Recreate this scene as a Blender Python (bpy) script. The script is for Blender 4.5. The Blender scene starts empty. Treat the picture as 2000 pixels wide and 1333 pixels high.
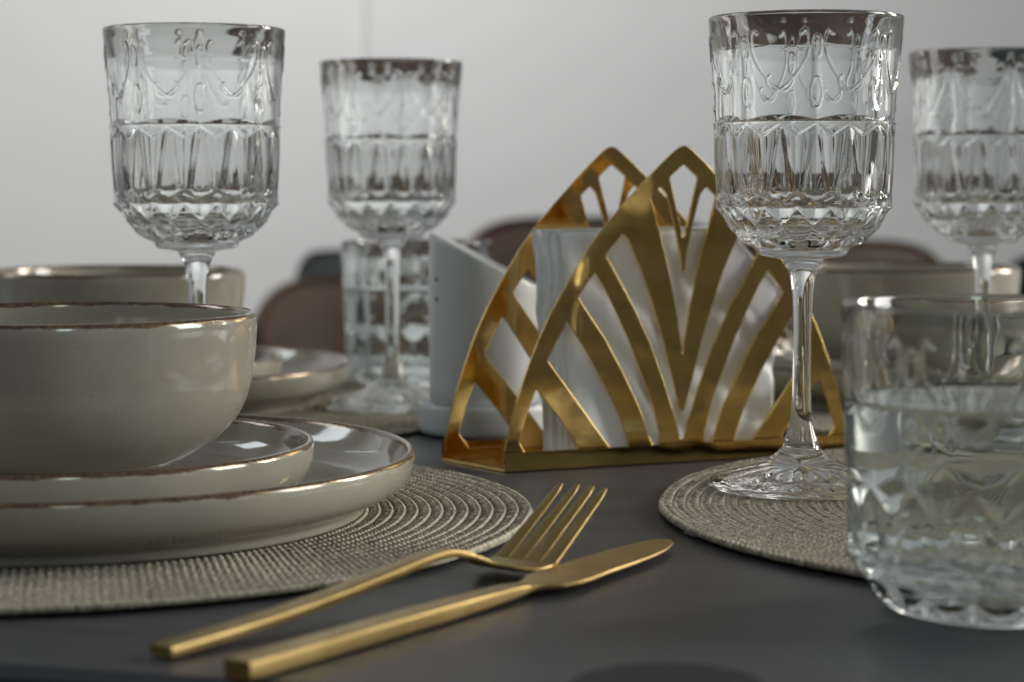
import bpy, math, random
import numpy as np

scene = bpy.context.scene
R = math.radians
random.seed(4)
rng = np.random.RandomState(4)

# ------------------------------------------------------------------ camera
cam_d = bpy.data.cameras.new("camera")
cam = bpy.data.objects.new("camera", cam_d)
scene.collection.objects.link(cam)
scene.camera = cam
cam.location = (0, 0, 0.13155)
cam.rotation_euler = (math.pi / 2 - 0.0758, 0, 0)
cam_d.lens = 72.0
cam_d.sensor_width = 36.0
cam_d.clip_start = 0.02
cam_d.clip_end = 60
cam_d.dof.use_dof = True
cam_d.dof.focus_distance = 0.81
cam_d.dof.aperture_fstop = 9.5
cam_d.dof.aperture_blades = 0

# ------------------------------------------------------------------ world
world = bpy.data.worlds.new("World")
scene.world = world
world.use_nodes = True
wn = world.node_tree
for n in list(wn.nodes):
    wn.nodes.remove(n)
w_out = wn.nodes.new('ShaderNodeOutputWorld')
w_bg = wn.nodes.new('ShaderNodeBackground')
w_tc = wn.nodes.new('ShaderNodeTexCoord')
w_sep = wn.nodes.new('ShaderNodeSeparateXYZ')
w_rmp = wn.nodes.new('ShaderNodeValToRGB')
w_map = wn.nodes.new('ShaderNodeMapRange')
w_map.inputs[1].default_value = -1; w_map.inputs[2].default_value = 1
wn.links.new(w_tc.outputs['Generated'], w_sep.inputs[0])
wn.links.new(w_sep.outputs[2], w_map.inputs[0])
wn.links.new(w_map.outputs[0], w_rmp.inputs[0])
cr = w_rmp.color_ramp
cr.elements[0].position = 0.40; cr.elements[0].color = (0.055, 0.050, 0.045, 1)
cr.elements[1].position = 0.85; cr.elements[1].color = (0.22, 0.225, 0.23, 1)
e = cr.elements.new(0.52); e.color = (0.10, 0.10, 0.10, 1)
wn.links.new(w_rmp.outputs[0], w_bg.inputs[0])
w_bg.inputs[1].default_value = 0.95
wn.links.new(w_bg.outputs[0], w_out.inputs[0])

# ------------------------------------------------------------------ lamps
def area(name, loc, target, sx, sy, power, color=(1, 1, 1), spread=180):
    l = bpy.data.lights.new(name, 'AREA')
    l.shape = 'RECTANGLE'; l.size = sx; l.size_y = sy
    l.energy = power; l.color = color; l.spread = R(spread)
    o = bpy.data.objects.new(name, l)
    scene.collection.objects.link(o)
    o.location = loc
    from mathutils import Vector
    d = Vector(target) - Vector(loc)
    o.rotation_euler = d.to_track_quat('-Z', 'Y').to_euler()
    o['kind'] = 'helper'
    return o
area('wall_wash_light', (-.42, 3.25, 1.6), (-0.36, 4.6, 0.05), 0.8, 0.5, 26, (1.0, 1.0, 0.985))  # wash lamp added above the view to brighten the wall, not a window
area('wall_wash_far_left', (-4.2, 2.2, 1.8), (-3.2, 4.6, 0.6), 1.6, 1.2, 38, (0.98, 0.99, 1.0), 130)  # unseen lamp added to brighten the wall left of view, for the glass refraction
area('wall_wash_far_right', (4.9, 2.4, 1.8), (4.4, 4.6, 0.6), 1.4, 1.2, 26, (0.98, 0.99, 1.0), 120)  # same added wash on the right, lighting wall that only the glasses pick up
area('window_light_right', (3.6, 0.75, 1.15), (-0.4, -0.2, 0.05), 1.2, 1.5, 33, (1.0, 0.985, 0.95), 110)
area('window_light_back_right', (2.9, 2.3, 1.0), (-0.2, 1.1, -0.1), 0.7, 1.3, 18, (1.0, 0.94, 0.83), 90)
area('window_light_left', (-2.2, 1.5, 1.1), (-0.1, 0.9, 0.0), 0.5, 0.9, 9, (0.88, 0.95, 1.0))
area('window_light_behind', (0.42, -1.7, 1.15), (0.1, 0.8, 0.05), 0.38, 0.5, 4.5, (0.72, 0.96, 0.97))

# ------------------------------------------------------------------ render settings
vs = scene.view_settings
scene.display_settings.display_device = 'sRGB'
vs.view_transform = 'Standard'; vs.look = 'None'; vs.exposure = 0; vs.gamma = 1
vs.use_curve_mapping = False
scene.render.engine = 'CYCLES'
cy = scene.cycles
cy.max_bounces = 22; cy.transmission_bounces = 20; cy.glossy_bounces = 8; cy.diffuse_bounces = 4
cy.transparent_max_bounces = 12
cy.caustics_reflective = True; cy.caustics_refractive = True
cy.blur_glossy = 0.6
cy.sample_clamp_indirect = 4.0
cy.use_denoising = True
try:
    cy.denoiser = 'OPENIMAGEDENOISE'
except Exception:
    pass

# ------------------------------------------------------------------ helpers
def link(o, parent=None):
    scene.collection.objects.link(o)
    if parent is not None:
        o.parent = parent
    return o

def tag(o, label=None, cat=None, group=None, kind=None):
    if label: o['label'] = label
    if cat: o['category'] = cat
    if group: o['group'] = group
    if kind: o['kind'] = kind
    return o

def thing(name, loc, rz, label, cat, group=None):
    o = bpy.data.objects.new(name, None)
    o.empty_display_size = 0.02
    link(o)
    o.location = loc; o.rotation_euler = (0, 0, rz)
    return tag(o, label, cat, group)

def mesh_np(name, V, Q, mat, smooth=True):
    """V (n,3), Q list/array of quads or general polygons list"""
    me = bpy.data.meshes.new(name)
    V = np.asarray(V, dtype=np.float32)
    if isinstance(Q, np.ndarray):
        nq = len(Q)
        me.vertices.add(len(V)); me.vertices.foreach_set('co', V.ravel())
        me.loops.add(nq * 4); me.loops.foreach_set('vertex_index', Q.ravel().astype(np.int32))
        me.polygons.add(nq); me.polygons.foreach_set('loop_start', np.arange(nq, dtype=np.int32) * 4)
        me.update(calc_edges=True)
    else:
        me.from_pydata([tuple(map(float, v)) for v in V], [], Q)
        me.update()
    me.polygons.foreach_set('use_smooth', np.full(len(me.polygons), smooth))
    me.materials.append(mat)
    me.validate()
    return me

def crisp(me, deg=40):
    me.set_sharp_from_angle(angle=R(deg))
    return me

def obj(name, me, parent=None, loc=None, rz=None):
    o = bpy.data.objects.new(name, me)
    link(o, parent)
    if loc is not None: o.location = loc
    if rz is not None: o.rotation_euler = (0, 0, rz)
    return o

def grid_quads(nr, ns, closed_u=True, closed_v=False, off=0):
    r = np.arange(nr if closed_v else nr - 1)
    s = np.arange(ns if closed_u else ns - 1)
    rr, ss = np.meshgrid(r, s, indexing='ij')
    a = rr * ns + ss
    b = rr * ns + (ss + 1) % ns
    c = ((rr + 1) % nr) * ns + (ss + 1) % ns
    d = ((rr + 1) % nr) * ns + ss
    return np.stack([a, b, c, d], -1).reshape(-1, 4) + off

def resample(pts, step):
    """Catmull-Rom through (r, z) points, then resample at about `step`. A point given twice is a sharp corner."""
    P = [np.array(p, float) for p in pts]
    runs = [[P[0]]]
    for a, b in zip(P[:-1], P[1:]):
        if np.allclose(a, b):
            runs.append([b])
        else:
            runs[-1].append(b)
    out = []
    for run in runs:
        if len(run) == 1:
            continue
        A = [2 * run[0] - run[1]] + run + [2 * run[-1] - run[-2]]
        for i in range(1, len(A) - 2):
            p0, p1, p2, p3 = A[i - 1], A[i], A[i + 1], A[i + 2]
            d01, d12, d23 = [max(1e-6, np.linalg.norm(q) ** 0.5) for q in (p1 - p0, p2 - p1, p3 - p2)]
            n = max(2, int(np.ceil(np.linalg.norm(p2 - p1) / step)) + 1)
            t = np.linspace(0, 1, n)[:, None]
            m1 = (p2 - p1) + d12 * ((p1 - p0) / d01 - (p2 - p0) / (d01 + d12))
            m2 = (p2 - p1) + d12 * ((p3 - p2) / d23 - (p3 - p1) / (d12 + d23))
            q = (2 * t**3 - 3 * t**2 + 1) * p1 + (t**3 - 2 * t**2 + t) * m1 + (-2 * t**3 + 3 * t**2) * p2 + (t**3 - t**2) * m2
            out.append(q if not out else q[1:] if np.allclose(q[0], out[-1][-1]) else q)
    return np.concatenate(out)

def revolve(name, prof, segs, mat, disp=None, smooth=True, scale=0.001, closed=False, wob=None):
    """prof: (n,2) of r,z in mm; disp(theta,r,z)->dr"""
    prof = np.asarray(prof, float)
    th = np.arange(segs) / segs * 2 * math.pi
    rr = np.repeat(prof[:, :1], segs, 1); zz = np.repeat(prof[:, 1:2], segs, 1)
    tt = np.repeat(th[None, :], len(prof), 0)
    if disp is not None:
        rr = rr + disp(tt, rr, zz)
    if wob is not None:
        dr, dz = wob(tt, rr, zz)
        rr = rr + dr; zz = zz + dz
    V = np.stack([rr * np.cos(tt), rr * np.sin(tt), zz], -1).reshape(-1, 3) * scale
    Q = grid_quads(len(prof), segs, True, closed)
    return mesh_np(name, V, Q, mat, smooth)

def loft(sections):
    """sections: list of (k,3) rings; returns V,Q list with end caps"""
    k = len(sections[0]); V = np.concatenate(sections)
    Q = [tuple(int(x) for x in q) for q in grid_quads(len(sections), k, True)]
    Q.append(tuple(range(k))[::-1]); Q.append(tuple(range((len(sections) - 1) * k, len(sections) * k)))
    return V, Q

def roundrect(w, h, r, n=3):
    pts = []
    r = min(r, w * .499, h * .499)
    for cx, cz, a0 in ((w / 2 - r, h / 2 - r, 0), (-w / 2 + r, h / 2 - r, 90), (-w / 2 + r, -h / 2 + r, 180), (w / 2 - r, -h / 2 + r, 270)):
        for i in range(n + 1):
            a = R(a0 + 90 * i / n)
            pts.append((cx + r * math.cos(a), cz + r * math.sin(a)))
    return np.array(pts)

# ------------------------------------------------------------------ materials
class M:
    def __init__(s, name):
        s.m = bpy.data.materials.new(name); s.m.use_nodes = True
        s.t = s.m.node_tree; s.p = s.t.nodes['Principled BSDF']
    def n(s, typ, **kw):
        nd = s.t.nodes.new('ShaderNode' + typ)
        for k, v in kw.items(): setattr(nd, k, v)
        return nd
    def l(s, a, b): s.t.links.new(a, b)
    def set(s, **kw):
        for k, v in kw.items(): s.p.inputs[k.replace('_', ' ')].default_value = v
        return s
    def noise(s, scale, detail=4, rough=.5, vec=None, dim=None):
        nd = s.n('TexNoise'); nd.inputs['Scale'].default_value = scale
        nd.inputs['Detail'].default_value = detail; nd.inputs['Roughness'].default_value = rough
        if vec is not None: s.l(vec, nd.inputs['Vector'])
        return nd
    def ramp(s, fac, *els):
        nd = s.n('ValToRGB'); r = nd.color_ramp
        r.elements[0].position, r.elements[0].color = els[0][0], (*els[0][1], 1)
        r.elements[1].position, r.elements[1].color = els[-1][0], (*els[-1][1], 1)
        for p, c in els[1:-1]:
            r.elements.new(p).color = (*c, 1)
        s.l(fac, nd.inputs[0]); return nd
    def bump(s, h, strength=.3, dist=.001, normal=None):
        nd = s.n('Bump'); nd.inputs['Strength'].default_value = strength; nd.inputs['Distance'].default_value = dist
        s.l(h, nd.inputs['Height'])
        if normal is not None: s.l(normal, nd.inputs['Normal'])
        s.l(nd.outputs[0], s.p.inputs['Normal']); return nd
    def obj(s): return s.n('TexCoord').outputs['Object']
    def mapping(s, vec, sc):
        nd = s.n('Mapping'); nd.inputs['Scale'].default_value = sc; s.l(vec, nd.inputs['Vector']); return nd.outputs[0]
    def math(s, op, a, b=None):
        nd = s.n('Math', operation=op)
        for i, v in enumerate((a, b)):
            if v is None: continue
            if isinstance(v, (int, float)): nd.inputs[i].default_value = v
            else: s.l(v, nd.inputs[i])
        return nd.outputs[0]

def g3(v): return (v, v, v)

def mat_table():
    m = M('dark_table_laminate')
    v = m.mapping(m.obj(), (2.0, 26, 26))
    n1 = m.noise(3.0, 6, .6, v)
    n2 = m.noise(7, 4, .6, m.obj())
    mx = m.math('ADD', m.math('MULTIPLY', n1.outputs[0], .6), m.math('MULTIPLY', n2.outputs[0], .4))
    c = m.ramp(mx, (.35, (.037, .039, .045)), (.55, (.053, .055, .061)), (.68, (.074, .075, .078)))
    m.l(c.outputs[0], m.p.inputs['Base Color'])
    sm = m.noise(9, 5, .7, m.obj())
    r = m.ramp(m.math('ADD', m.math('MULTIPLY', mx, .5), m.math('MULTIPLY', sm.outputs[0], .5)), (.35, g3(.42)), (.65, g3(.55)))
    m.l(r.outputs[0], m.p.inputs['Roughness'])
    fine = m.noise(1600, 2, .5, m.obj())
    pores = m.noise(1.0, 3, .6, m.mapping(m.obj(), (40, 900, 900)))
    b1 = m.bump(fine.outputs[0], .10, .0004)
    m.bump(pores.outputs[0], .12, .0005, b1.outputs[0])
    m.set(Specular_IOR_Level=.45)
    return m.m

def mat_glass(tint=(.975, .99, .985), ior=1.5):
    m = M('clear_pressed_glass')
    m.set(Base_Color=(*tint, 1), Roughness=0.0, IOR=ior, Transmission_Weight=1.0)
    n1 = m.noise(60, 2, .5, m.obj())
    m.bump(n1.outputs[0], .06, .001)
    return m.m

def mat_water():
    m = M('still_water')
    m.set(Base_Color=(.97, .985, .985, 1), Roughness=0.0, IOR=1.333, Transmission_Weight=1.0)
    return m.m

def mat_ceramic(name, zrim, band=.0011):
    """olive cream glaze; unglazed brown wear along the rim (object z near zrim)"""
    m = M(name)
    o = m.obj()
    sep = m.n('SeparateXYZ'); m.l(o, sep.inputs[0])
    n_w = m.noise(55, 5, .65, o)
    n_f = m.noise(420, 3, .6, o)
    zz = m.math('ADD', sep.outputs[2], m.math('MULTIPLY', m.math('SUBTRACT', n_w.outputs[0], .5), .0035))
    zz = m.math('ADD', zz, m.math('MULTIPLY', m.math('SUBTRACT', n_f.outputs[0], .5), .0010))
    mr = m.n('MapRange'); m.l(zz, mr.inputs[0])
    mr.inputs[1].default_value = zrim - band * 1.8; mr.inputs[2].default_value = zrim - band * 1.35
    g = m.ramp(m.noise(22, 3, .5, o).outputs[0], (.35, (.338, .318, .256)), (.65, (.392, .370, .300)))
    speck = m.ramp(m.noise(900, 1, .5, o).outputs[0], (.27, g3(.80)), (.34, g3(1)))
    mul = m.n('Mix', data_type='RGBA', blend_type='MULTIPLY'); mul.inputs[0].default_value = 1
    m.l(g.outputs[0], mul.inputs[6]); m.l(speck.outputs[0], mul.inputs[7])
    b = m.ramp(n_f.outputs[0], (.35, (.075, .045, .026)), (.65, (.215, .145, .075)))
    mx = m.n('Mix', data_type='RGBA'); m.l(mr.outputs[0], mx.inputs[0])
    m.l(mul.outputs[2], mx.inputs[6]); m.l(b.outputs[0], mx.inputs[7])
    m.l(mx.outputs[2], m.p.inputs['Base Color'])
    rr = m.n('MapRange'); m.l(mr.outputs[0], rr.inputs[0]); rr.inputs[3].default_value = .10; rr.inputs[4].default_value = .22
    m.l(rr.outputs[0], m.p.inputs['Roughness'])
    m.l(m.math('MULTIPLY', mr.outputs[0], .55), m.p.inputs['Metallic'])
    m.set(Specular_IOR_Level=.55, Coat_Weight=.3, Coat_Roughness=.04)
    m.bump(m.noise(140, 3, .5, o).outputs[0], .045, .0012)
    return m.m

def mat_brass():
    m = M('polished_brass_sheet')
    o = m.obj()
    n1 = m.noise(38, 5, .65, o)
    c = m.ramp(n1.outputs[0], (.3, (.66, .43, .13)), (.7, (.82, .58, .22)))
    m.l(c.outputs[0], m.p.inputs['Base Color'])
    r = m.ramp(m.noise(90, 4, .6, o).outputs[0], (.3, g3(.06)), (.72, g3(.15)))
    m.l(r.outputs[0], m.p.inputs['Roughness'])
    m.set(Metallic=1.0)
    m.bump(m.noise(16, 2, .45, o).outputs[0], .40, .007)
    return m.m

def mat_gold():
    m = M('brushed_gold_steel')
    o = m.obj()
    v = m.mapping(o, (900, 900, 900))
    st = m.noise(1.0, 2, .5, m.mapping(o, (30, 1600, 1600)))
    c = m.ramp(m.noise(60, 4, .6, o).outputs[0], (.3, (.33, .230, .088)), (.7, (.45, .325, .135)))
    m.l(c.outputs[0], m.p.inputs['Base Color'])
    r = m.ramp(st.outputs[0], (.3, g3(.32)), (.7, g3(.46)))
    m.l(r.outputs[0], m.p.inputs['Roughness'])
    m.set(Metallic=1.0)
    m.bump(st.outputs[0], .10, .0004)
    return m.m

def mat_paper():
    m = M('white_paper_napkin')
    o = m.obj()
    m.set(Base_Color=(.93, .94, .95, 1), Roughness=.9, Specular_IOR_Level=.15)
    emb = m.n('TexVoronoi'); emb.inputs['Scale'].default_value = 900; m.l(o, emb.inputs['Vector'])
    n = m.noise(260, 3, .6, o)
    m.bump(m.math('ADD', emb.outputs[0], m.math('MULTIPLY', n.outputs[0], 1.5)), .25, .0004)
    m.set(Subsurface_Weight=.1, Subsurface_Radius=(.004, .004, .004))
    return m.m

def mat_straw():
    """paper cord: strand colour follows noise along and across the cord"""
    m = M('woven_paper_cord')
    o = m.obj()
    sep = m.n('SeparateXYZ'); m.l(o, sep.inputs[0])
    ang = m.math('ARCTAN2', sep.outputs[1], sep.outputs[0])
    ln = m.n('VectorMath', operation='LENGTH')
    cmb0 = m.n('CombineXYZ'); m.l(sep.outputs[0], cmb0.inputs[0]); m.l(sep.outputs[1], cmb0.inputs[1])
    m.l(cmb0.outputs[0], ln.inputs[0])
    rad = ln.outputs['Value']
    cmb = m.n('CombineXYZ')
    m.l(m.math('MULTIPLY', ang, 95.0), cmb.inputs[0]); m.l(m.math('MULTIPLY', rad, 260.0), cmb.inputs[1])
    n1 = m.noise(1.0, 4, .65, cmb.outputs[0])
    # the thread that runs along every coil is paler than the braid between
    ph = m.math('FRACT', m.math('DIVIDE', rad, .005))
    edge = m.ramp(ph, (0.0, g3(.55)), (.10, g3(0)), (.72, g3(0)), (.90, g3(1)), (1.0, g3(.6)))
    c1 = m.ramp(n1.outputs[0], (.32, (.10, .082, .060)), (.50, (.27, .238, .180)), (.68, (.50, .455, .355)))
    c2 = m.ramp(n1.outputs[0], (.30, (.42, .38, .29)), (.70, (.80, .74, .58)))
    mx = m.n('Mix', data_type='RGBA'); m.l(edge.outputs[0], mx.inputs[0])
    m.l(c1.outputs[0], mx.inputs[6]); m.l(c2.outputs[0], mx.inputs[7])
    m.l(mx.outputs[2], m.p.inputs['Base Color'])
    m.set(Roughness=.8, Specular_IOR_Level=.25)
    m.bump(n1.outputs[0], .8, .0012)
    return m.m

def mat_plain(name, col, rough=.5, spec=.5, noise=None, metal=0.0, bump=None):
    m = M(name)
    if noise:
        sc, amt = noise
        n = m.noise(sc, 4, .6, m.obj())
        c = m.ramp(n.outputs[0], (.3, tuple(x * (1 - amt) for x in col)), (.7, tuple(min(1, x * (1 + amt)) for x in col)))
        m.l(c.outputs[0], m.p.inputs['Base Color'])
        if bump:
            m.bump(n.outputs[0], bump[0], bump[1])
    else:
        m.set(Base_Color=(*col, 1))
    m.set(Roughness=rough, Specular_IOR_Level=spec, Metallic=metal)
    return m.m

T_TABLE = mat_table(); T_GLASS = mat_glass(); T_TUMBLER = mat_glass((.93, .965, .96)); T_WATER = mat_water()
T_BOWL = mat_ceramic('glazed_bowl_ceramic', .0590); T_SMALL = mat_ceramic('glazed_side_plate_ceramic', .0217)
T_BIG = mat_ceramic('glazed_dinner_plate_ceramic', .0249)
T_BRASS = mat_brass(); T_GOLD = mat_gold(); T_PAPER = mat_paper(); T_STRAW = mat_straw()
T_PLASTIC = mat_plain('white_plastic', (.54, .56, .56), .32, .5, (30, .03))
T_HOLE = mat_plain('dark_hole', (.02, .02, .02), .8)
T_WALL = mat_plain('off_white_wall_paint', (.72, .725, .72), .9, .2, (1.2, .03))
T_FLOOR = mat_plain('brown_floor', (.12, .085, .065), .5, .4, (3, .2))
T_LEATHER = mat_plain('brown_leather', (.088, .053, .035), .6, .4, (8, .15))
T_NAVY = mat_plain('navy_fabric', (.045, .048, .050), .85, .2, (20, .1))
T_GREEN = mat_plain('dark_green_fabric', (.012, .035, .03), .8, .2, (20, .1))
T_WOOD = mat_plain('dark_wood_leg', (.05, .03, .02), .5, .4, (20, .2))
T_BLACK = mat_plain('black_metal', (.01, .01, .012), .5, .4)
T_DARK_DISC = mat_plain('dark_blue_grey', (.018, .019, .024), .6, .35, (60, .2))

# ------------------------------------------------------------------ setting
def box_mesh(name, size, mat, bev=.002, off=(0, 0, 0)):
    sx, sy, sz = size
    prof = roundrect(sx, sy, bev, 2)
    secs = []
    for z, ins in ((0, bev), (bev, 0), (sz - bev, 0), (sz, bev)):
        k = 1 - 2 * ins / np.array([sx, sy]); q = prof * k
        secs.append(np.c_[q, np.full(len(q), z)] + np.array(off))
    V, Q = loft(secs)
    return mesh_np(name, V, Q, mat, False)

floor = obj('floor', mesh_np('floor', [(-9, -9, -.75), (9, -9, -.75), (9, 9, -.75), (-9, 9, -.75)], [(0, 1, 2, 3)], T_FLOOR, False)); tag(floor, kind='structure')
wall = obj('wall', mesh_np('wall', [(-9, 4.6, -.75), (9, 4.6, -.75), (9, 4.6, 3), (-9, 4.6, 3), (-9, 4.8, -.75), (9, 4.8, -.75), (9, 4.8, 3), (-9, 4.8, 3)],
           [(0, 1, 2, 3), (5, 4, 7, 6), (3, 2, 6, 7), (1, 5, 6, 2), (4, 0, 3, 7), (4, 5, 1, 0)], T_WALL, False)); tag(wall, kind='structure')
# slim trim strip on the wall (the faint upright line above the second goblet)
trim = obj('wall_trim', box_mesh('wall_trim', (.020, .006, 2.9), T_WALL, .002)); trim.location = (-.335, 4.594, -.3); tag(trim, kind='structure')

# table: near edge and far edge turned about fifteen degrees to the camera
TA = R(-14.7)
table = thing('dining_table', (0.19, 0.9415, 0), TA, 'dark grey laminate dining table carrying all the tableware', 'table')
tw, tdp = 2.6, .918
cx_ = 0.0
top = box_mesh('table_top', (tw, tdp, .03), T_TABLE, .003, (0, 0, -.03))
obj('table_top', top, table)
leg_me = box_mesh('leg', (.06, .06, .72), T_BLACK, .004, (0, 0, -.75))
for sx in (-1, 1):
    for sy in (-1, 1):
        obj('leg', leg_me, table, (sx * (tw / 2 - .08), sy * (tdp / 2 - .08), 0))

# ------------------------------------------------------------------ placemats
PITCH = 5.0
def make_mat_mesh(Rm, seed, notch):
    n_r = int(Rm / PITCH)
    per = 10
    rows = []
    for i in range(n_r):
        for j in range(per):
            rows.append((i * PITCH + (j + .0) / per * PITCH, j / per))
    rows = rows[6:]
    rr = np.array([a for a, b in rows]); ph = np.array([b for a, b in rows])
    segs = 1200
    th = np.arange(segs) / segs * 2 * math.pi
    r2, t2 = np.meshgrid(rr, th, indexing='ij'); p2 = np.repeat(ph[:, None], segs, 1)
    crest = np.exp(-((p2 - .82) / .11) ** 2) + np.exp(-((p2 + .18) / .11) ** 2)
    body = np.sin(np.clip(p2 / .75, 0, 1) * math.pi) ** .7
    z = 2.2 + .55 * body + .75 * crest - .55 * np.exp(-((p2 - 1.0) / .05) ** 2) - .55 * np.exp(-(p2 / .05) ** 2)
    rnd = np.random.RandomState(seed)
    # twisted strands: short slanting ridges all along every coil
    N = np.round(2 * math.pi * r2 / 2.6)
    ringi = np.floor(r2 / PITCH)
    phase = (ringi * 1.7) % 6.28
    z += .50 * np.sin(N.clip(8) * 1.0 * t2 * 0 + np.round(2 * math.pi * (ringi * PITCH + 2.5) / 3.0) * t2 + phase + 4 * p2)
    z += .10 * rnd.randn(*z.shape)
    # slow sag and wander
    low = sum(a * np.sin(k * t2 + b) for k, a, b in ((2, .35, .4), (3, .3, 2.0), (5, .25, 1.1)))
    z += low * (r2 / Rm) ** 2 * .7
    lift = 1.5 * (r2 / Rm) ** 10
    z += lift
    wander = sum(a * np.sin(k * t2 + b) for k, a, b in ((3, .5, 1.0), (7, .35, 2.2), (13, .22, .3), (29, .12, 1.4)))
    rad = r2 + wander * (r2 / Rm) ** 2
    for a0, wdt, amp in notch:
        d = (t2 - a0 + math.pi) % (2 * math.pi) - math.pi
        rad += amp * np.exp(-(d / wdt) ** 2) * (r2 / Rm) ** 14
    # outer wall and flat underside
    V = [np.stack([rad * np.cos(t2), rad * np.sin(t2), z], -1)]
    ro = rad[-1:] + .5
    edge_z = np.array([3.3, 2.4, 1.6])[:, None]
    eo = np.concatenate([ro + .35, ro + .45, ro - .2]); ez = np.repeat(edge_z, segs, 1) + .12 * rnd.randn(3, segs)
    t3 = np.repeat(t2[:1], 3, 0)
    V.append(np.stack([eo * np.cos(t3), eo * np.sin(t3), ez], -1))
    t1 = t2[:1]; rb = np.full((1, segs), rr[0])
    rq = np.full((1, segs), Rm * .82)
    V.append(np.stack([rq * np.cos(t1), rq * np.sin(t1), np.full((1, segs), .4)], -1))
    V.append(np.stack([rb * np.cos(t1), rb * np.sin(t1), np.full((1, segs), .3)], -1))
    V = np.concatenate(V).reshape(-1, 3) * .001
    nrow = len(V) // segs
    Q = grid_quads(nrow, segs, True, True)
    return mesh_np('placemat', V, Q, T_STRAW, True)

MAT_ME = make_mat_mesh(190.0, 1, [(R(46), .035, 1.8), (R(38), .03, -1.6), (R(200), .03, 1.6)])
MG = 'round woven placemats under the place settings'
MATS = [((-.1800, .7990, 0), 0.0, .985, 'round woven natural placemat under the near left plates and bowl'),
        ((.2597, .8127, 0), 1.62, 1.055, 'woven placemat under the sharp goblet, right of the knife tip'),
        ((-.210, 1.178, 0), 2.6, 1.0, 'blurred woven placemat under the far left plates and second goblet'),
        ((.262, 1.225, 0), 4.0, 1.0, 'blurred woven placemat under the far right bowl and plates')]
for i, (loc, rz, sc, lab) in enumerate(MATS):
    o = obj('placemat', MAT_ME, None, loc, rz)
    o.scale = (sc, sc, 1)
    tag(o, lab, 'placemat', MG)
# frayed strands along the rim of the near left mat
def strands(parent_loc, specs, name='loose_strand', parent=None):
    secs = []; Vs = []; Qs = []; off = 0
    for (r0, a0, ln, lift, curl) in specs:
        pts = []
        for k in range(7):
            t = k / 6
            a = a0 + curl * t
            r = r0 + ln * math.sin(t * math.pi * .8)
            pts.append((r * math.cos(a), r * math.sin(a), .0016 + lift * math.sin(t * math.pi)))
        ring = []
        for j, p in enumerate(pts):
            rad = .00022
            for q in range(5):
                aa = q / 5 * 2 * math.pi
                ring.append((p[0] + rad * math.cos(aa) * math.cos(a0), p[1] + rad * math.cos(aa) * math.sin(a0), p[2] + rad * math.sin(aa)))
        Vs += ring
        qq = grid_quads(7, 5, True) + off
        Qs += [tuple(map(int, x)) for x in qq]
        off += 35
    return Vs, Qs
mat0 = [o for o in scene.objects if o.name.startswith('placemat')][0]
sp = []
for k in range(70):
    a = R(random.uniform(22, 62)) if k < 50 else R(random.uniform(-90, 120))
    sp.append((.1885 + random.uniform(-.001, .001), a, random.uniform(.0005, .0028), random.uniform(.0002, .0022), random.uniform(-.018, .018)))
Vs, Qs = strands(None, sp)
tag(obj('frayed_edge', mesh_np('frayed_edge', Vs, Qs, T_STRAW, True), mat0), kind='stuff')
mat1 = [o for o in scene.objects if o.name.startswith('placemat')][1]
sp = [(.1885, R(random.uniform(100, 160)), random.uniform(.0008, .0035), random.uniform(.0004, .0020), random.uniform(-.02, .02)) for k in range(26)]
Vs, Qs = strands(None, sp)
tag(obj('frayed_edge', mesh_np('frayed_edge', Vs, Qs, T_STRAW, True), mat1), kind='stuff')

# ------------------------------------------------------------------ crockery (profiles in mm)
def wob_ceramic(amp, phase):
    def f(t, r, z):
        w = amp * (np.sin(2 * t + phase) + .5 * np.sin(3 * t + 2 * phase)) * (r / 100) ** 2
        return w * .4, w * .35 * np.clip(z / 10, 0, 1)
    return f
bowl_prof = resample([(0.3, 4.0), (30, 4.2), (46, 7.0), (59, 14.5), (67, 26), (71, 40), (72.2, 55), (72.6, 57.8), (73.4, 59.0), (74.8, 58.6), (75.5, 56.6),
                      (75.3, 48), (74, 37), (71.3, 25), (66, 15.5), (58, 8), (49, 2.6), (44.5, .9), (43, 0), (41.5, .6), (40, 1.6), (0.3, 1.6)], 1.3)
bowl_me = revolve('bowl', bowl_prof, 160, T_BOWL, wob=wob_ceramic(.25, 1.0))
small_prof = resample([(0.3, 4.6), (60, 4.8), (80, 5.4), (87, 7.6), (91, 12.0), (92.6, 17.5), (93.4, 20.8), (94.4, 21.7), (95.6, 21.2), (96.2, 19.4),
                       (95.8, 14), (93.8, 8.5), (90, 4.0), (84, 1.6), (79, .5), (77.5, 0), (76, .5), (75, 1.6), (0.3, 2.0)], 1.3)
small_me = revolve('side_plate', small_prof, 192, T_SMALL, wob=wob_ceramic(.22, 2.0))
big_prof = resample([(0.3, 6.4), (95, 6.6), (112, 7.4), (123, 10.5), (130, 16), (133.2, 21.8), (134.2, 24.2), (135.4, 24.9), (136.6, 24.3), (137.1, 22.5),
                     (136, 17), (132.5, 11.5), (126, 7.6), (120, 5.2), (117.6, 3.2), (117.2, 1.0), (116.2, 0), (114.5, .6), (113.2, 2.6), (0.3, 3.0)], 1.3)
big_me = revolve('dinner_plate', big_prof, 224, T_BIG, wob=wob_ceramic(.18, .5))
MZ = .0031
def setting(x, y, rz, where, bowlq=True):
    tag(obj('dinner_plate', big_me, None, (x, y, MZ), rz), 'large cream plate with brown rim, lowest of ' + where, 'plate', 'dinner plates under the bowls')
    tag(obj('side_plate', small_me, None, (x + .001, y, MZ + .0069), rz + 1), 'smaller cream plate with brown rim in the middle of ' + where, 'plate', 'side plates between bowl and dinner plate')
    tag(obj('bowl', bowl_me, None, (x - .0005, y + .001, MZ + .0069 + .0050 + .0082), rz + 2), 'deep cream bowl with brown rim on top of ' + where, 'bowl', 'bowls on the plate stacks')
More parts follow.
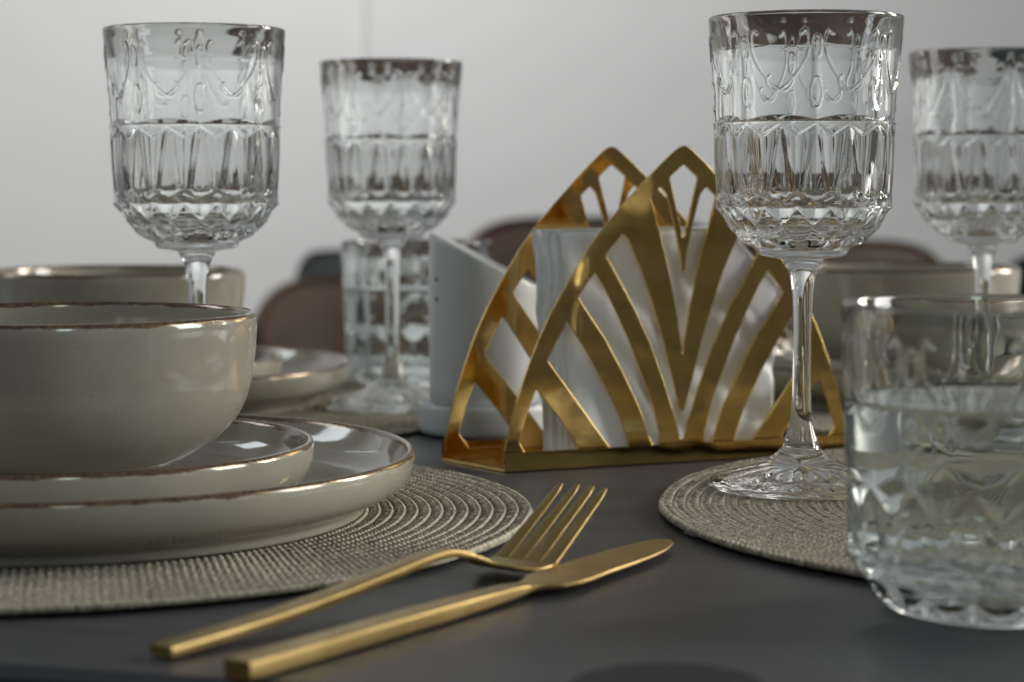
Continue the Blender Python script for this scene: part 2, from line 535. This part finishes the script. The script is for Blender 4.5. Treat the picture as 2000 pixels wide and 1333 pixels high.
setting(-.1753, .7981, .3, 'the near left stack')
setting(-.233, 1.205, 2.0, 'the far left stack')
setting(.238, 1.268, 4.0, 'the far right stack')

# ------------------------------------------------------------------ pressed glass relief
def seg_dist(S, Vv, poly, ax, az):
    """distance in mm from points (S,Vv) to polyline given in (s,v); ax, az are mm per unit"""
    d = np.full(S.shape, 1e9)
    for (x0, y0), (x1, y1) in zip(poly[:-1], poly[1:]):
        ex, ey = (x1 - x0) * ax, (y1 - y0) * az
        px, py = (S - x0) * ax, (Vv - y0) * az
        t = np.clip((px * ex + py * ey) / (ex * ex + ey * ey + 1e-9), 0, 1)
        d = np.minimum(d, np.hypot(px - t * ex, py - t * ey))
    return d
def smooth_line(pts, n=6):
    q = resample(pts, .03)
    return [tuple(p) for p in q]
SCROLL = smooth_line([(.40, .80), (.30, .83), (.21, .78), (.20, .70), (.26, .60), (.40, .50), (.62, .40), (.86, .32), (1.10, .28), (1.30, .32), (1.38, .38), (1.28, .42)])
SCROLL2 = smooth_line([(1.0, .70), (.88, .72), (.82, .66), (.86, .55), (.97, .42), (1.06, .33)])
TEAR1 = [(.10 * math.cos(a), .68 + .10 * math.sin(a)) for a in np.linspace(0, 2 * math.pi, 20)]
TEAR2 = [(.15 * math.cos(a), .26 + .14 * math.sin(a)) for a in np.linspace(0, 2 * math.pi, 24)]
STEM = [(0, .42), (0, .57)]
def relief(th, zg, k, rot, gb=1.0):
    """th angle, zg: height in goblet millimetres (201 rim, 156.5 band, 121 crease, 103 base); returns dr in mm"""
    p = ((th + rot) / (2 * math.pi) * 8) % 1.0        # 0 at node
    s = np.abs(((p + .5) % 1.0) - .5) * 2             # 0 at node, 1 at panel centre
    out = np.zeros_like(th)
    # flattened panels
    phi = (1 - s) * 0 + (s - 1) * (math.pi / 8)
    F = math.cos(math.pi / 8) / np.cos(phi)
    A = np.interp(zg, [121, 135, 156.5, 185, 196], [.0, .25, .36, .26, 0])
    out -= 38 * A * (1 - F) * k
    # pilaster at every node, upper zone
    up = ((zg > 156.5) & (zg < 192)).astype(float) * np.clip((192 - zg) / 8, 0, 1)
    out += .28 * up * np.clip((.13 - s) / .05, 0, 1) * k
    # scroll tracery
    v = (zg - 156.5) / 44.5
    m = (v > .02) & (v < .98)
    if m.any():
        S, Vv = s[m], v[m]
        ax, az = 14.6, 44.5
        d = np.minimum(seg_dist(S, Vv, SCROLL, ax, az), seg_dist(2 - S, Vv, SCROLL, ax, az))
        d = np.minimum(d, seg_dist(S, Vv, TEAR1, ax, az))
        d = np.minimum(d, seg_dist(S, Vv, TEAR2, ax, az))
        out[m] += .40 * np.exp(-(d / .40) ** 2) * k
    # band: bevelled lens above, gable triangles below
    h = .2 + 2.6 * (1 - (1 - s) ** 2)
    q = (zg - 156.5) / h
    out += np.where((q >= 0) & (q < 1), 0.70 * gb * (1 - q), 0) * k
    gl = .9 + 4.6 * (1 - np.abs(2 * s - 1))             # depth of the gable below the band
    q2 = (156.5 - zg) / gl
    low = (zg <= 156.5) & (zg > 121)
    out += np.where(low & (q2 < 1), 0.70 * gb + .10 * gb * q2, 0) * k
    # sixteen hollow flutes, boundaries at s = 0 and s = 1
    w = (s - .5) * 2
    hollow = np.clip(1 - (w / (1.0 - .58 * np.clip((154 - zg) / 30, 0, 1))) ** 2, 0, 1)   # each hollow narrows to a point downwards
    endg = 121 + 1.2 + 4.0 * (1 - np.abs(w))
    fl = low & (q2 >= 1)
    fade = np.clip((zg - endg) / 1.5, 0, 1) * np.clip((q2 - 1) * gl / (.25 + 9 * (1 - gb)), 0, 1)
    spire = np.clip((156.5 - zg) / 34, 0, 1)
    out += np.where(fl, 0.6 * gb - fade * (.15 + (1.15 if gb == 1 else 1.2) * hollow * (1 + .15 * spire)), 0) * k
    # diamond facets under the crease
    dz = (121 - zg) / 8.6
    a = p * 2
    tri = lambda x: np.abs(((x + .5) % 1.0) - .5) * 2
    dia = np.maximum(tri(a + dz * .5), tri(a - dz * .5))
    bot = (zg <= 121) & (zg > 103.5)
    env = np.clip((zg - 103.5) / 3.5, 0, 1)
    out += np.where(bot, 0.8 * np.clip((zg - 117) / 4, 0, 1) - 1.4 * (dia - .5) * env, 0) * k
    return out

GSEG = 640
def make_goblet():
    outer_lo = resample([(.05, 2.4), (12, 2.2), (30, 1.2), (35.5, .5), (37.2, 0), (38.6, .5), (39.1, 1.7), (38.8, 3.0), (37.4, 3.9), (30, 6.2), (20, 9.6), (13, 13.0), (9.0, 16.2), (7.7, 18.0),
                         (7.4, 19.2), (7.0, 21.0), (5.6, 25.5), (4.6, 30.5), (4.0, 43), (3.9, 62), (4.3, 80), (5.0, 89), (6.6, 94.5), (8.6, 98.4), (8.6, 98.4), (12.0, 99.2), (17.5, 100.2), (18.6, 101.4), (18.9, 102.6), (18.9, 102.6), (20.5, 103.6)], .9)
    outer_up = resample([(20.5, 103.6), (24.6, 105.5), (27.9, 108.4), (31.2, 112.7), (34.0, 117.0), (36.1, 121), (36.1, 121), (36.4, 127), (37.0, 135), (37.4, 145), (37.5, 156.5), (37.9, 166), (38.6, 176), (39.6, 187), (40.4, 196), (40.7, 200.6)], .36)
    lip = resample([(40.7, 200.6), (40.5, 201.3), (40.1, 201.5), (39.75, 201.2), (39.6, 200.4)], .3)
    inner = resample([(39.7, 200.4), (38.0, 195.0), (35.75, 187.0), (35.75, 187.0), (35.3, 176), (35.0, 160), (34.6, 145), (33.8, 132), (32.0, 121.8), (27.5, 113.5), (20, 109.8), (10, 107.9), (.05, 107.5)], 1.1)
    prof = np.concatenate([outer_lo, outer_up[1:], lip[1:], inner[1:]])
    n1, n2 = len(outer_lo), len(outer_lo) + len(outer_up) - 1
    idx = np.arange(len(prof))
    def disp(t, r, z):
        o = np.zeros_like(t)
        sel = slice(n1, n2 - 1)
        o[sel] = relief(t[sel], z[sel], 1.0, 0)
        # radial petals under the foot
        und = slice(0, 40)
        return o
    def wob(t, r, z):
        dz = np.zeros_like(t)
        m = (idx < 60)[:, None] & (z < 2.5) & (r < 34)
        dz = np.where(m, (.5 + .7 * np.abs(np.sin(8 * t))) * np.sin(np.clip(r / 34, 0, 1) * math.pi), 0)
        return np.zeros_like(t), dz
    return revolve('wine_goblet', prof, GSEG, T_GLASS, disp, wob=wob)
GOB = make_goblet()
GG = 'pressed glass wine goblets on the table'
for loc, rz, sc, zs, lab in [((-.1465, .953, MZ + .0002), R(12), 1.025, .993, 'pressed glass wine goblet behind the near left bowl, leftmost of the goblets'),
                         ((-.069, 1.1789, MZ + .0002), R(14), 1.0, .985, 'blurred pressed glass wine goblet standing between the left goblet and the napkin holder'),
                         ((.1230, .8659, MZ + .0002), R(44), 1.0, .985, 'sharp pressed glass wine goblet in front of the gold napkin holder'),
                         ((.2505, 1.09, .0033), R(5), 1.0, .985, 'pressed glass wine goblet cut by the right edge of the photo, behind the water tumbler')]:
    o = obj('wine_goblet', GOB, None, loc, rz - math.pi / 2)
    o.scale = (sc, sc, zs)
    tag(o, lab, 'goblet', GG)

def make_tumbler():
    outer_lo = resample([(.05, 1.6), (20, 1.3), (29, .5), (31.5, 0), (33.2, .5), (34.6, 1.8)], .9)
    outer_up = resample([(34.6, 1.8), (39.0, 7.2), (43.6, 13.6), (45.3, 16.8), (45.3, 16.8), (46.2, 27), (46.7, 42), (47.3, 60), (48.1, 80), (48.6, 92), (48.7, 94.5)], .38)
    lip = resample([(48.7, 94.5), (48.3, 95.3), (47.6, 95.5), (46.9, 95.2), (46.6, 94.4)], .3)
    inner = resample([(46.6, 94.4), (45.6, 88), (44.8, 76), (44.0, 60), (43.0, 44), (42.0, 30), (40.3, 21), (36, 14.8), (26, 11.8), (12, 10.8), (.05, 10.6)], 1.1)
    prof = np.concatenate([outer_lo, outer_up[1:], lip[1:], inner[1:]])
    n1, n2 = len(outer_lo), len(outer_lo) + len(outer_up) - 1
    def disp(t, r, z):
        o = np.zeros_like(t)
        sel = slice(n1, n2 - 1)
        zg = np.interp(z[sel], [0, 1.8, 16.8, 42.5, 95.5], [101, 103.6, 121, 156.5, 201.5])
        o[sel] = relief(t[sel], zg, .75, 0, .22)
        return o
    return revolve('water_tumbler', prof, GSEG, T_TUMBLER, disp), inner
TUM, inner_t = make_tumbler()
WL = 65.5
ip = [p for p in inner_t[::-1] if p[1] < WL - .1]
wprof = [(p[0] + .06, p[1] - .06) for p in ip]
wprof[0] = (.05, ip[0][1] - .06)
rw = np.interp(WL, [p[1] for p in ip] + [WL + 1], [p[0] for p in ip] + [ip[-1][0] + .05])
wprof += [(rw + .05, WL + .5), (rw - .35, WL + .15), (rw - 1.3, WL - .3), (rw - 3, WL - .45), (rw * .5, WL - .5), (.05, WL - .5)]
WAT = revolve('water', np.array(wprof), 128, T_WATER)
for loc, rz, lab in [((.1505, .630, .0003), R(0), 'water filled faceted glass tumbler at the near right corner of the photo'),
                     ((-.0617, 1.325, .0003), R(11), 'blurred water tumbler far behind the white shaker')]:
    t = thing('water_tumbler', loc, rz - math.pi / 2, lab, 'tumbler', 'faceted water tumblers')
    obj('glass_body', TUM, t)
    wo = obj('water', WAT, None, loc, rz)
    tag(wo, 'clear water filling two thirds of the ' + ('near right tumbler' if loc[0] > 0 else 'blurred far tumbler behind the shaker'), 'water', 'water in the tumblers')

# ------------------------------------------------------------------ napkin holder
HA = R(22.9)
hold = thing('napkin_holder', (-.0035, .9315, .0006), HA, 'gold napkin holder of two art deco fan shaped brass plates on a tray base', 'napkin holder')
CX = 92.5
def mir(pts): return [(2 * CX - x, z) for x, z in pts]
outL = [(0.2, 3.0), (0.7, 9.1), (3.3, 18.7), (6.6, 31.3), (12.4, 47), (18.0, 60.5), (24.0, 72.6), (32.6, 86.6), (41.5, 99.8), (50.0, 110.6), (60.6, 122), (72.0, 133.2), (81.0, 141.6), (87.5, 147.2), (90.6, 149.3)]
outline = outL + [(CX, 149.8)] + mir(outL)[::-1]
hA = [(16.7, 37.5), (11.5, 24.5), (7.9, 13.0), (13.1, 5.0), (39.5, 5.0), (37.9, 9.6), (29.5, 22.0)]
hB = [(32.2, 68.4), (22.2, 50.6), (55.1, 7.3), (64.4, 6.9), (63.9, 11.0), (59.2, 23.6), (49.7, 41.7), (42.3, 53.5), (35.4, 64.2)]
hC = [(46.3, 90.8), (37.7, 79.6), (40.8, 74.8), (51.6, 59.6), (60.6, 44.4), (69.7, 26.5), (74.8, 12.4), (77.4, 8.0), (80.6, 8.2), (80.9, 12.6), (77.0, 27.2), (69.9, 45.0), (63.7, 59.5), (56.2, 74.3), (51.1, 83.6)]
DL = [(60.5, 108.7), (51.8, 98.8), (66.5, 74.1), (75.4, 56.4), (82.5, 38.4), (89.6, 17.6)]
DI = [(91.8, 24.0), (87.6, 38.2), (82.5, 57.3), (76.9, 74.1), (71.0, 90.3), (63.4, 106.4)]
hD = DL + [(91.4, 10.6), (93.6, 10.6)] + mir(DL)[::-1] + mir(DI)[::-1] + DI
EL = [(80.4, 130.5), (75.1, 125.8), (79.0, 112.4), (84.3, 92.6), (88.6, 73.4), (91.8, 54)]
EI = [(91.8, 90.5), (90.9, 98.5), (87.6, 112.8), (83.6, 126.9)]
hE = EL + [(92.1, 51.5), (92.9, 51.5)] + mir(EL)[::-1] + mir(EI)[::-1] + EI
hF = [(92.5, 141.0), (85.0, 134.8), (91.0, 111), (91.4, 107.1), (92.5, 106.2), (93.6, 107.1), (94.0, 111), (100.0, 134.8)]
def soften(pts, rad=1.1):
    out = []
    n = len(pts)
    for i in range(n):
        p, a, b = np.array(pts[i]), np.array(pts[i - 1]), np.array(pts[(i + 1) % n])
        for q, other in ((a, 0), (b, 1)):
            pass
        ua, ub = a - p, b - p
        la, lb = np.linalg.norm(ua), np.linalg.norm(ub)
        r = min(rad, la * .35, lb * .35)
        A, B = p + ua / la * r, p + ub / lb * r
        for t in (0, .33, .67, 1):
            out.append(tuple((1 - t) ** 2 * A + 2 * t * (1 - t) * p + t * t * B))
    return out
def sheet(name, polys, thick, mat, hscale=1.0):
    cu = bpy.data.curves.new(name, 'CURVE'); cu.dimensions = '2D'; cu.fill_mode = 'BOTH'
    cu.extrude = thick / 2; cu.bevel_depth = .00018; cu.bevel_resolution = 1; cu.offset = -.00018
    for pl in polys:
        s = cu.splines.new('POLY'); s.points.add(len(pl) - 1)
        for q, (x, z) in zip(s.points, pl): q.co = (x * .001, z * .001 * hscale, 0, 1)
        s.use_cyclic_u = True
    tmp = bpy.data.objects.new('tmp', cu); scene.collection.objects.link(tmp)
    dg = bpy.context.evaluated_depsgraph_get(); dg.update()
    me = bpy.data.meshes.new_from_object(tmp.evaluated_get(dg))
    bpy.data.objects.remove(tmp); bpy.data.curves.remove(cu)
    me.name = name; me.materials.clear(); me.materials.append(mat)
    co = np.empty(len(me.vertices) * 3, np.float32); me.vertices.foreach_get('co', co); co = co.reshape(-1, 3)
    co = np.stack([co[:, 0], -co[:, 2], co[:, 1]], -1)
    me.vertices.foreach_set('co', co.ravel().astype(np.float32)); me.update()
    return me
polys = [soften(outline, .8)] + [soften(h) for h in (hA, mir(hA), hB, mir(hB), hC, mir(hC), hD, hE, hF)]
plate_me = sheet('fan_plate', polys, .0011, T_BRASS)
pf = obj('fan_plate', plate_me, hold, (0, .0022, 0))
# the depth axis of the base, in the holder's own frame
wv = np.array([-.0298, .0402]); uu = np.array([math.cos(HA), math.sin(HA)]); vv = np.array([-uu[1], uu[0]])
wx, wy = float(wv @ uu), float(wv @ vv)
pb = obj('fan_plate', plate_me, hold, (wx, wy - .0018, .0))
pb.rotation_euler = (R(-.6), R(-1.1), R(1.2)); pb.scale = (1.0, 1, .99)
# base tray: floor, front and back strip
W = .185
def prism(pts, z0, z1):
    n = len(pts)
    V = [(x, y, z0) for x, y in pts] + [(x, y, z1) for x, y in pts]
    Q = [tuple(range(n))[::-1], tuple(range(n, 2 * n))] + [(i, (i + 1) % n, (i + 1) % n + n, i + n) for i in range(n)]
    return V, Q
fl = [(0, 0.0), (W, 0.0), (W + wx, wy), (wx, wy)]
V, Q = prism(fl, 0, .0012)
obj('base_tray', mesh_np('base_tray', V, Q, T_BRASS, False), hold)
V, Q = prism([(0, -.0009), (W, -.0009), (W, -.00005), (0, -.00005)], .0002, .0088)
obj('base_lip', mesh_np('base_lip', V, Q, T_BRASS, False), hold)
V, Q = prism([(wx, wy + .00005), (W + wx, wy + .00005), (W + wx, wy + .0009), (wx, wy + .0009)], .0002, .0088)
obj('base_lip', mesh_np('base_lip', V, Q, T_BRASS, False), hold)

# napkins: folded sheets, corner turned down at the upper right
def make_napkin(seed, chamfer, w=.110, h=.109):
    rnd = np.random.RandomState(seed)
    nx, nz = 70, 64
    X, Z = np.meshgrid(np.linspace(0, 1, nx), np.linspace(0, 1, nz), indexing='ij')
    top = np.where(X > 1 - chamfer, 1 - (X - (1 - chamfer)) * 1.05, 1.0)
    Zz = Z * top
    ph = rnd.uniform(0, 6, 8)
    off = .0009 * np.sin(4 * X + 3 * Z + ph[0]) + .0004 * np.sin(11 * X - 7 * Z + ph[1])
    off += .030 * np.maximum(0, .24 * (1 - .8 * (1 - Z)) - X)          # left edge bent back along a slanting crease
    off += np.where(X + .55 * Z > 1.05, -.006 * (X + .55 * Z - 1.05), 0)
    # soft diagonal creases
    for k in range(3):
        c = rnd.uniform(.2, 1.1); sl = rnd.uniform(.4, 1.6)
        d = (X * sl + Z * (1 if k else .6) - c)
        off += .0013 * np.exp(-np.abs(d) / .03) * (.4 + .6 * rnd.rand())
    for c, w_, a_ in ((.62, .05, .0022), (.95, .06, .0030), (1.28, .05, .0024)):
        off += a_ * np.exp(-((Z + .85 * X + .05 * np.sin(6 * X + ph[3]) - c - .06 * math.sin(ph[4])) / w_) ** 2)
    edge = np.minimum(np.minimum(X, 1 - X), np.minimum(Z, 1 - Z))
    th = .0019 * np.sqrt(np.clip(edge / .03, 0, 1)) + .0001
    x = X * w; z = Zz * h
    F = np.stack([x, off - th, z], -1).reshape(-1, 3); B = np.stack([x, off + th, z], -1).reshape(-1, 3)
    q = grid_quads(nx, nz, False)
    n = nx * nz
    V = np.concatenate([F, B]); Q = [tuple(map(int, a)) for a in q] + [tuple(int(k) + n for k in a[::-1]) for a in q]
    idx = np.arange(n).reshape(nx, nz)
    loop = list(idx[:, 0]) + list(idx[-1, 1:]) + list(idx[::-1, -1][1:]) + list(idx[0, ::-1][1:-1])
    for a, b in zip(loop, loop[1:] + loop[:1]):
        Q.append((int(b), int(a), int(a) + n, int(b) + n))
    return mesh_np('paper_napkin', V, Q, T_PAPER, True)
NL = ['frontmost white folded paper napkin in the gold holder, behind the openwork front plate',
      'second white paper napkin from the front in the gold holder', 'third white paper napkin from the front in the gold holder',
      'fourth white paper napkin from the front in the gold holder', 'fifth white paper napkin from the front in the gold holder',
      'rearmost white folded paper napkin in the gold holder, against the back plate']
ca, sa = math.cos(HA), math.sin(HA)
for i in range(6):
    lx = .0350 + rng.uniform(-.0010, .0010) - i * .0006
    ly = .0080 + i * .0040
    lean = R(-1.0 - .3 * i)
    o = obj('paper_napkin', make_napkin(10 + i, .235 if i != 4 else .12), None,
            (-.0035 + lx * ca - ly * sa, .9315 + lx * sa + ly * ca, .0020))
    o.rotation_euler = (lean * .6, R(rng.uniform(-.5, .5)), HA)
    tag(o, NL[i], 'napkin', 'white paper napkins in the gold holder')

# ------------------------------------------------------------------ shaker set
sh = thing('shaker_stand', (-.0140, 1.082, .0009), 0, 'round white plastic stand under the slanted shaker beside the napkin holder', 'stand')
st_prof = resample([(.3, 15.2), (30, 15.2), (32.5, 15.6), (34.2, 16.6), (35.4, 16.4), (36.0, 14.5), (36.2, 8), (35.6, 2.5), (34, 0.6), (31, .2), (.3, .2)], 1.2)
obj('rim', revolve('rim', st_prof, 96, T_PLASTIC), sh)
foot_prof = resample([(.3, .0), (22, .0), (24, -.2), (24.5, -.5), (24, -.8), (.3, -.8)], .8)
ft = obj('foot', revolve('foot', foot_prof, 48, T_HOLE), sh)
def make_shaker():
    segs = 96; r = .0292
    th = np.arange(segs) / segs * 2 * math.pi
    top = .0768 - np.cos(th) * r * (.0275 / (2 * r)) * 1.03
    rows = []
    def ring(rad, z): rows.append(np.stack([rad * np.cos(th), rad * np.sin(th), z + 0 * th], -1))
    ring(.0003, np.full(segs, .0001)); ring(r - .002, np.full(segs, .0001)); ring(r, np.full(segs, .002))
    for k in range(1, 12): ring(r, .002 + (top - .004) * k / 11)
    ring(r - .0002, top - .0008); ring(r - .0008, top - .0001); ring(r - .0018, top + .0)
    tt = lambda rr: .0768 - np.cos(th) * rr * (.0275 / (2 * .0292)) * 1.03
    ring(r - .0026, tt(r - .0026) - .0022); ring(r * .6, tt(r * .6) - .0026); ring(.0003, tt(.0003) - .0028)
    V = np.concatenate(rows)
    return mesh_np('body', V, grid_quads(len(rows), segs, True), T_PLASTIC)
skr = thing('salt_shaker', (-.0145, 1.082, .0163), R(0), 'pale grey white slanted plastic shaker with small dark holes, left of the napkin holder', 'shaker')
obj('body', make_shaker(), skr)
hole_me = revolve('hole', np.array([(.02, .25), (1.1, .25), (1.25, 0), (1.1, -.5), (.02, -.5)]), 20, T_HOLE)
for zz in (.0665, .0560):
    a = R(212)
    h_ = obj('hole', hole_me, skr, (.0292 * math.cos(a), .0292 * math.sin(a), zz))
    h_.rotation_euler = (0, R(90), a)

# ------------------------------------------------------------------ cutlery
def sweep(E, ang, stations, r=.0005, n=2):
    """stations: (s, offset, width, zc, thick) along direction ang from E (local frame: x along, y across)"""
    secs = []
    for s, off, w, zc, th in stations:
        q = roundrect(w, th, min(r, th * .45, w * .45), n)
        secs.append(np.c_[np.full(len(q), s), off - q[:, 0], zc + q[:, 1]])
    return secs
def dens(st, step=.002):
    st = np.array(st, float); out = []
    q = resample(st[:, :2].tolist(), 1)  # unused smooth guard
    S = st[:, 0]
    s = np.unique(np.concatenate([np.arange(S[0], S[-1], step), [S[-1]]]))
    # monotone smooth interpolation
    def sm(y):
        d = np.gradient(y, S); res = np.empty_like(s)
        for i, x in enumerate(s):
            k = min(len(S) - 2, max(0, np.searchsorted(S, x) - 1)); h = S[k + 1] - S[k]; t = (x - S[k]) / h
            res[i] = (2*t**3-3*t**2+1)*y[k] + (t**3-2*t**2+t)*h*d[k] + (-2*t**3+3*t**2)*y[k+1] + (t**3-t**2)*h*d[k+1]
        return res
    cols = [s] + [sm(st[:, j]) for j in range(1, 5)]
    return np.stack(cols, -1)
FA = math.atan2(.1261, .0992)
fork = thing('fork', (-.0975, .5610, .0003), FA, 'gold dinner fork lying tines up beside the placemat, its arched neck by the mat edge', 'fork')
hst = dens([(0, 0, .0092, .0022, .0032), (.03, 0, .0090, .0036, .0032), (.07, 0, .0084, .0068, .0032), (.10, 0, .0074, .0104, .0030),
            (.116, 0, .0066, .0122, .0028), (.124, 0, .0064, .0122, .0026), (.134, 0, .0070, .0096, .0024), (.142, 0, .0105, .0064, .0021), (.150, 0, .0200, .0040, .0019), (.157, 0, .0252, .0030, .0018), (.1645, 0, .0262, .0034, .0018)])
V, Q = loft(sweep(None, 0, hst, .0006, 2))
obj('handle', crisp(mesh_np('handle', V, Q, T_GOLD, True)), fork)
for k in range(4):
    c0 = (k - 1.5) * .0067; c1 = (k - 1.5) * .0064 - .0006
    ln = .199 - abs(k - 1.5) * .0012
    tst = [(.1635, c0, .0062, .0034, .0017)]
    for q in range(13):
        f = q / 12
        s_ = .1660 + (ln - .1660) * f
        wd = .0056 - .0026 * f if q < 12 else .0019
        tst.append((s_, c0 + (c1 - c0) * f, wd, .0042 + .0205 * f + .0008 * f * f, .0016 - .0006 * f))
    V, Q = loft(sweep(None, 0, tst, .0005, 2))
    obj('tine', mesh_np('tine', V, Q, T_GOLD, True), fork)

KA = math.atan2(.194, .1322)
knife = thing('knife', (-.0729, .5353, .0003), KA, 'gold table knife with square slab handle lying nearest the camera', 'knife')
hst = dens([(0, 0, .0094, .0030, .0054), (.04, 0, .0093, .0030, .0053), (.09, 0, .0089, .0030, .0050), (.118, 0, .0082, .0030, .0042), (.130, 0, .0078, .0031, .0034), (.1345, 0, .0074, .0030, .0026)], .004)
V, Q = loft(sweep(None, 0, hst, .0007, 3))
obj('handle', crisp(mesh_np('handle', V, Q, T_GOLD, True)), knife)
# blade: y offset positive = left/upper side in the picture
bst = dens([(.1346, .0002, .0074, .0030, .0023), (.1405, -.0002, .0098, .0029, .0019), (.1445, -.0012, .0150, .0028, .0016), (.150, -.0006, .0190, .0028, .0015), (.176, .0010, .0202, .0029, .0014),
            (.202, .0022, .0190, .0030, .0013), (.218, .0032, .0160, .0031, .0012), (.228, .0042, .0118, .0032, .0011), (.2345, .0050, .0068, .0032, .0010), (.2368, .0054, .0024, .0032, .0006)], .0012)
V, Q = loft(sweep(None, 0, bst, .0005, 2))
obj('blade', crisp(mesh_np('blade', V, Q, T_GOLD, True)), knife)

# ------------------------------------------------------------------ dark disc at the near table edge
co_prof = resample([(.3, 2.4), (23, 2.4), (25.0, 2.2), (26, 1.4), (25.6, .3), (25, 0), (.3, 0)], 1)  # thin flat dark disc lying on the table
tag(obj('dark_disc', revolve('dark_disc', co_prof, 96, T_DARK_DISC), None, (.0405, .5230, .0003)), 'dark round disc cut off by the bottom edge of the photo', 'dark_disc')

# ------------------------------------------------------------------ chairs and wall lamp beyond the table
def shell_chair(name, loc, rz, w, top_z, mat, label, group='chairs beyond the table'):
    t = thing(name, (loc[0], loc[1], -.75), rz, label, 'chair', group)
    H_ = top_z + .75
    # curved back shell, rounded upper corners
    nu, nv = 41, 22
    U, Vv = np.meshgrid(np.linspace(-1, 1, nu), np.linspace(0, 1, nv), indexing='ij')
    hh = (H_ - .40) * (1 - .20 * np.abs(U) ** 5) * Vv + .40
    a = U * R(62)
    rr = w / 2 / math.sin(R(62))
    x = rr * np.sin(a) * (1 - .06 * (1 - Vv)); y = -rr * np.cos(a) + rr * math.cos(R(62)) + .0
    y = -y + .08 * Vv
    thick = .035 * np.clip((1 - Vv) * 8, .15, 1) ** .5
    F = np.stack([x, y, hh], -1)
    nrm = np.stack([np.sin(a), np.cos(a), 0 * a], -1)
    A_ = (F - nrm * thick[..., None] / 2).reshape(-1, 3); B_ = (F + nrm * thick[..., None] / 2).reshape(-1, 3)
    q = grid_quads(nu, nv, False); n = nu * nv
    Q = [tuple(map(int, k)) for k in q] + [tuple(int(i) + n for i in k[::-1]) for k in q]
    idx = np.arange(n).reshape(nu, nv)
    lp = list(idx[:, 0]) + list(idx[-1, 1:]) + list(idx[::-1, -1][1:]) + list(idx[0, ::-1][1:-1])
    for i, j in zip(lp, lp[1:] + lp[:1]): Q.append((int(j), int(i), int(i) + n, int(j) + n))
    obj('backrest', mesh_np('backrest', np.concatenate([A_, B_]), Q, mat, True), t)
    obj('seat', box_mesh('seat', (w * .92, .44, .09), mat, .03, (0, -.10, .38)), t)
    lg = box_mesh('leg', (.035, .035, .38), T_WOOD, .005)
    for sx in (-1, 1):
        for sy in (-1, 1):
            obj('leg', lg, t, (sx * w * .36, -.10 + sy * .17, 0))
    return t
shell_chair('dining_chair', (.128, 3.35), R(-5), .46, .078, T_LEATHER, 'blurred brown leather chair behind the napkin holder')
shell_chair('dining_chair', (.520, 3.40), R(-9), .42, .038, T_LEATHER, 'blurred brown leather chair seen between the two right goblets')
shell_chair('dining_chair', (-.190, 2.95), R(4), .37, -.006, T_LEATHER, 'blurred brown leather chair seen between the left and second goblets')
shell_chair('dining_chair', (-.325, 3.9), R(3), .18, .006, T_NAVY, 'blurred dark slate chair top above the brown chair left of centre')
shell_chair('dining_chair', (.860, 3.0), R(-15), .30, .030, T_GREEN, 'blurred dark green chair cut by the right edge of the photo')
# black lamp on the wall, cut by the right edge
lamp = thing('wall_lamp', (1.17, 4.60, .32), 0, 'blurred black wall lamp at the upper right edge of the photo', 'wall lamp')
obj('lamp_shade', revolve('lamp_shade', resample([(1, 0), (75, 0), (80, 3), (78, 20), (60, 48), (30, 60), (1, 62)], 6), 48, T_BLACK), lamp, (0, -.14, 0))
obj('bracket', box_mesh('bracket', (.02, .14, .02), T_BLACK, .003, (0, -.07, .03)), lamp)
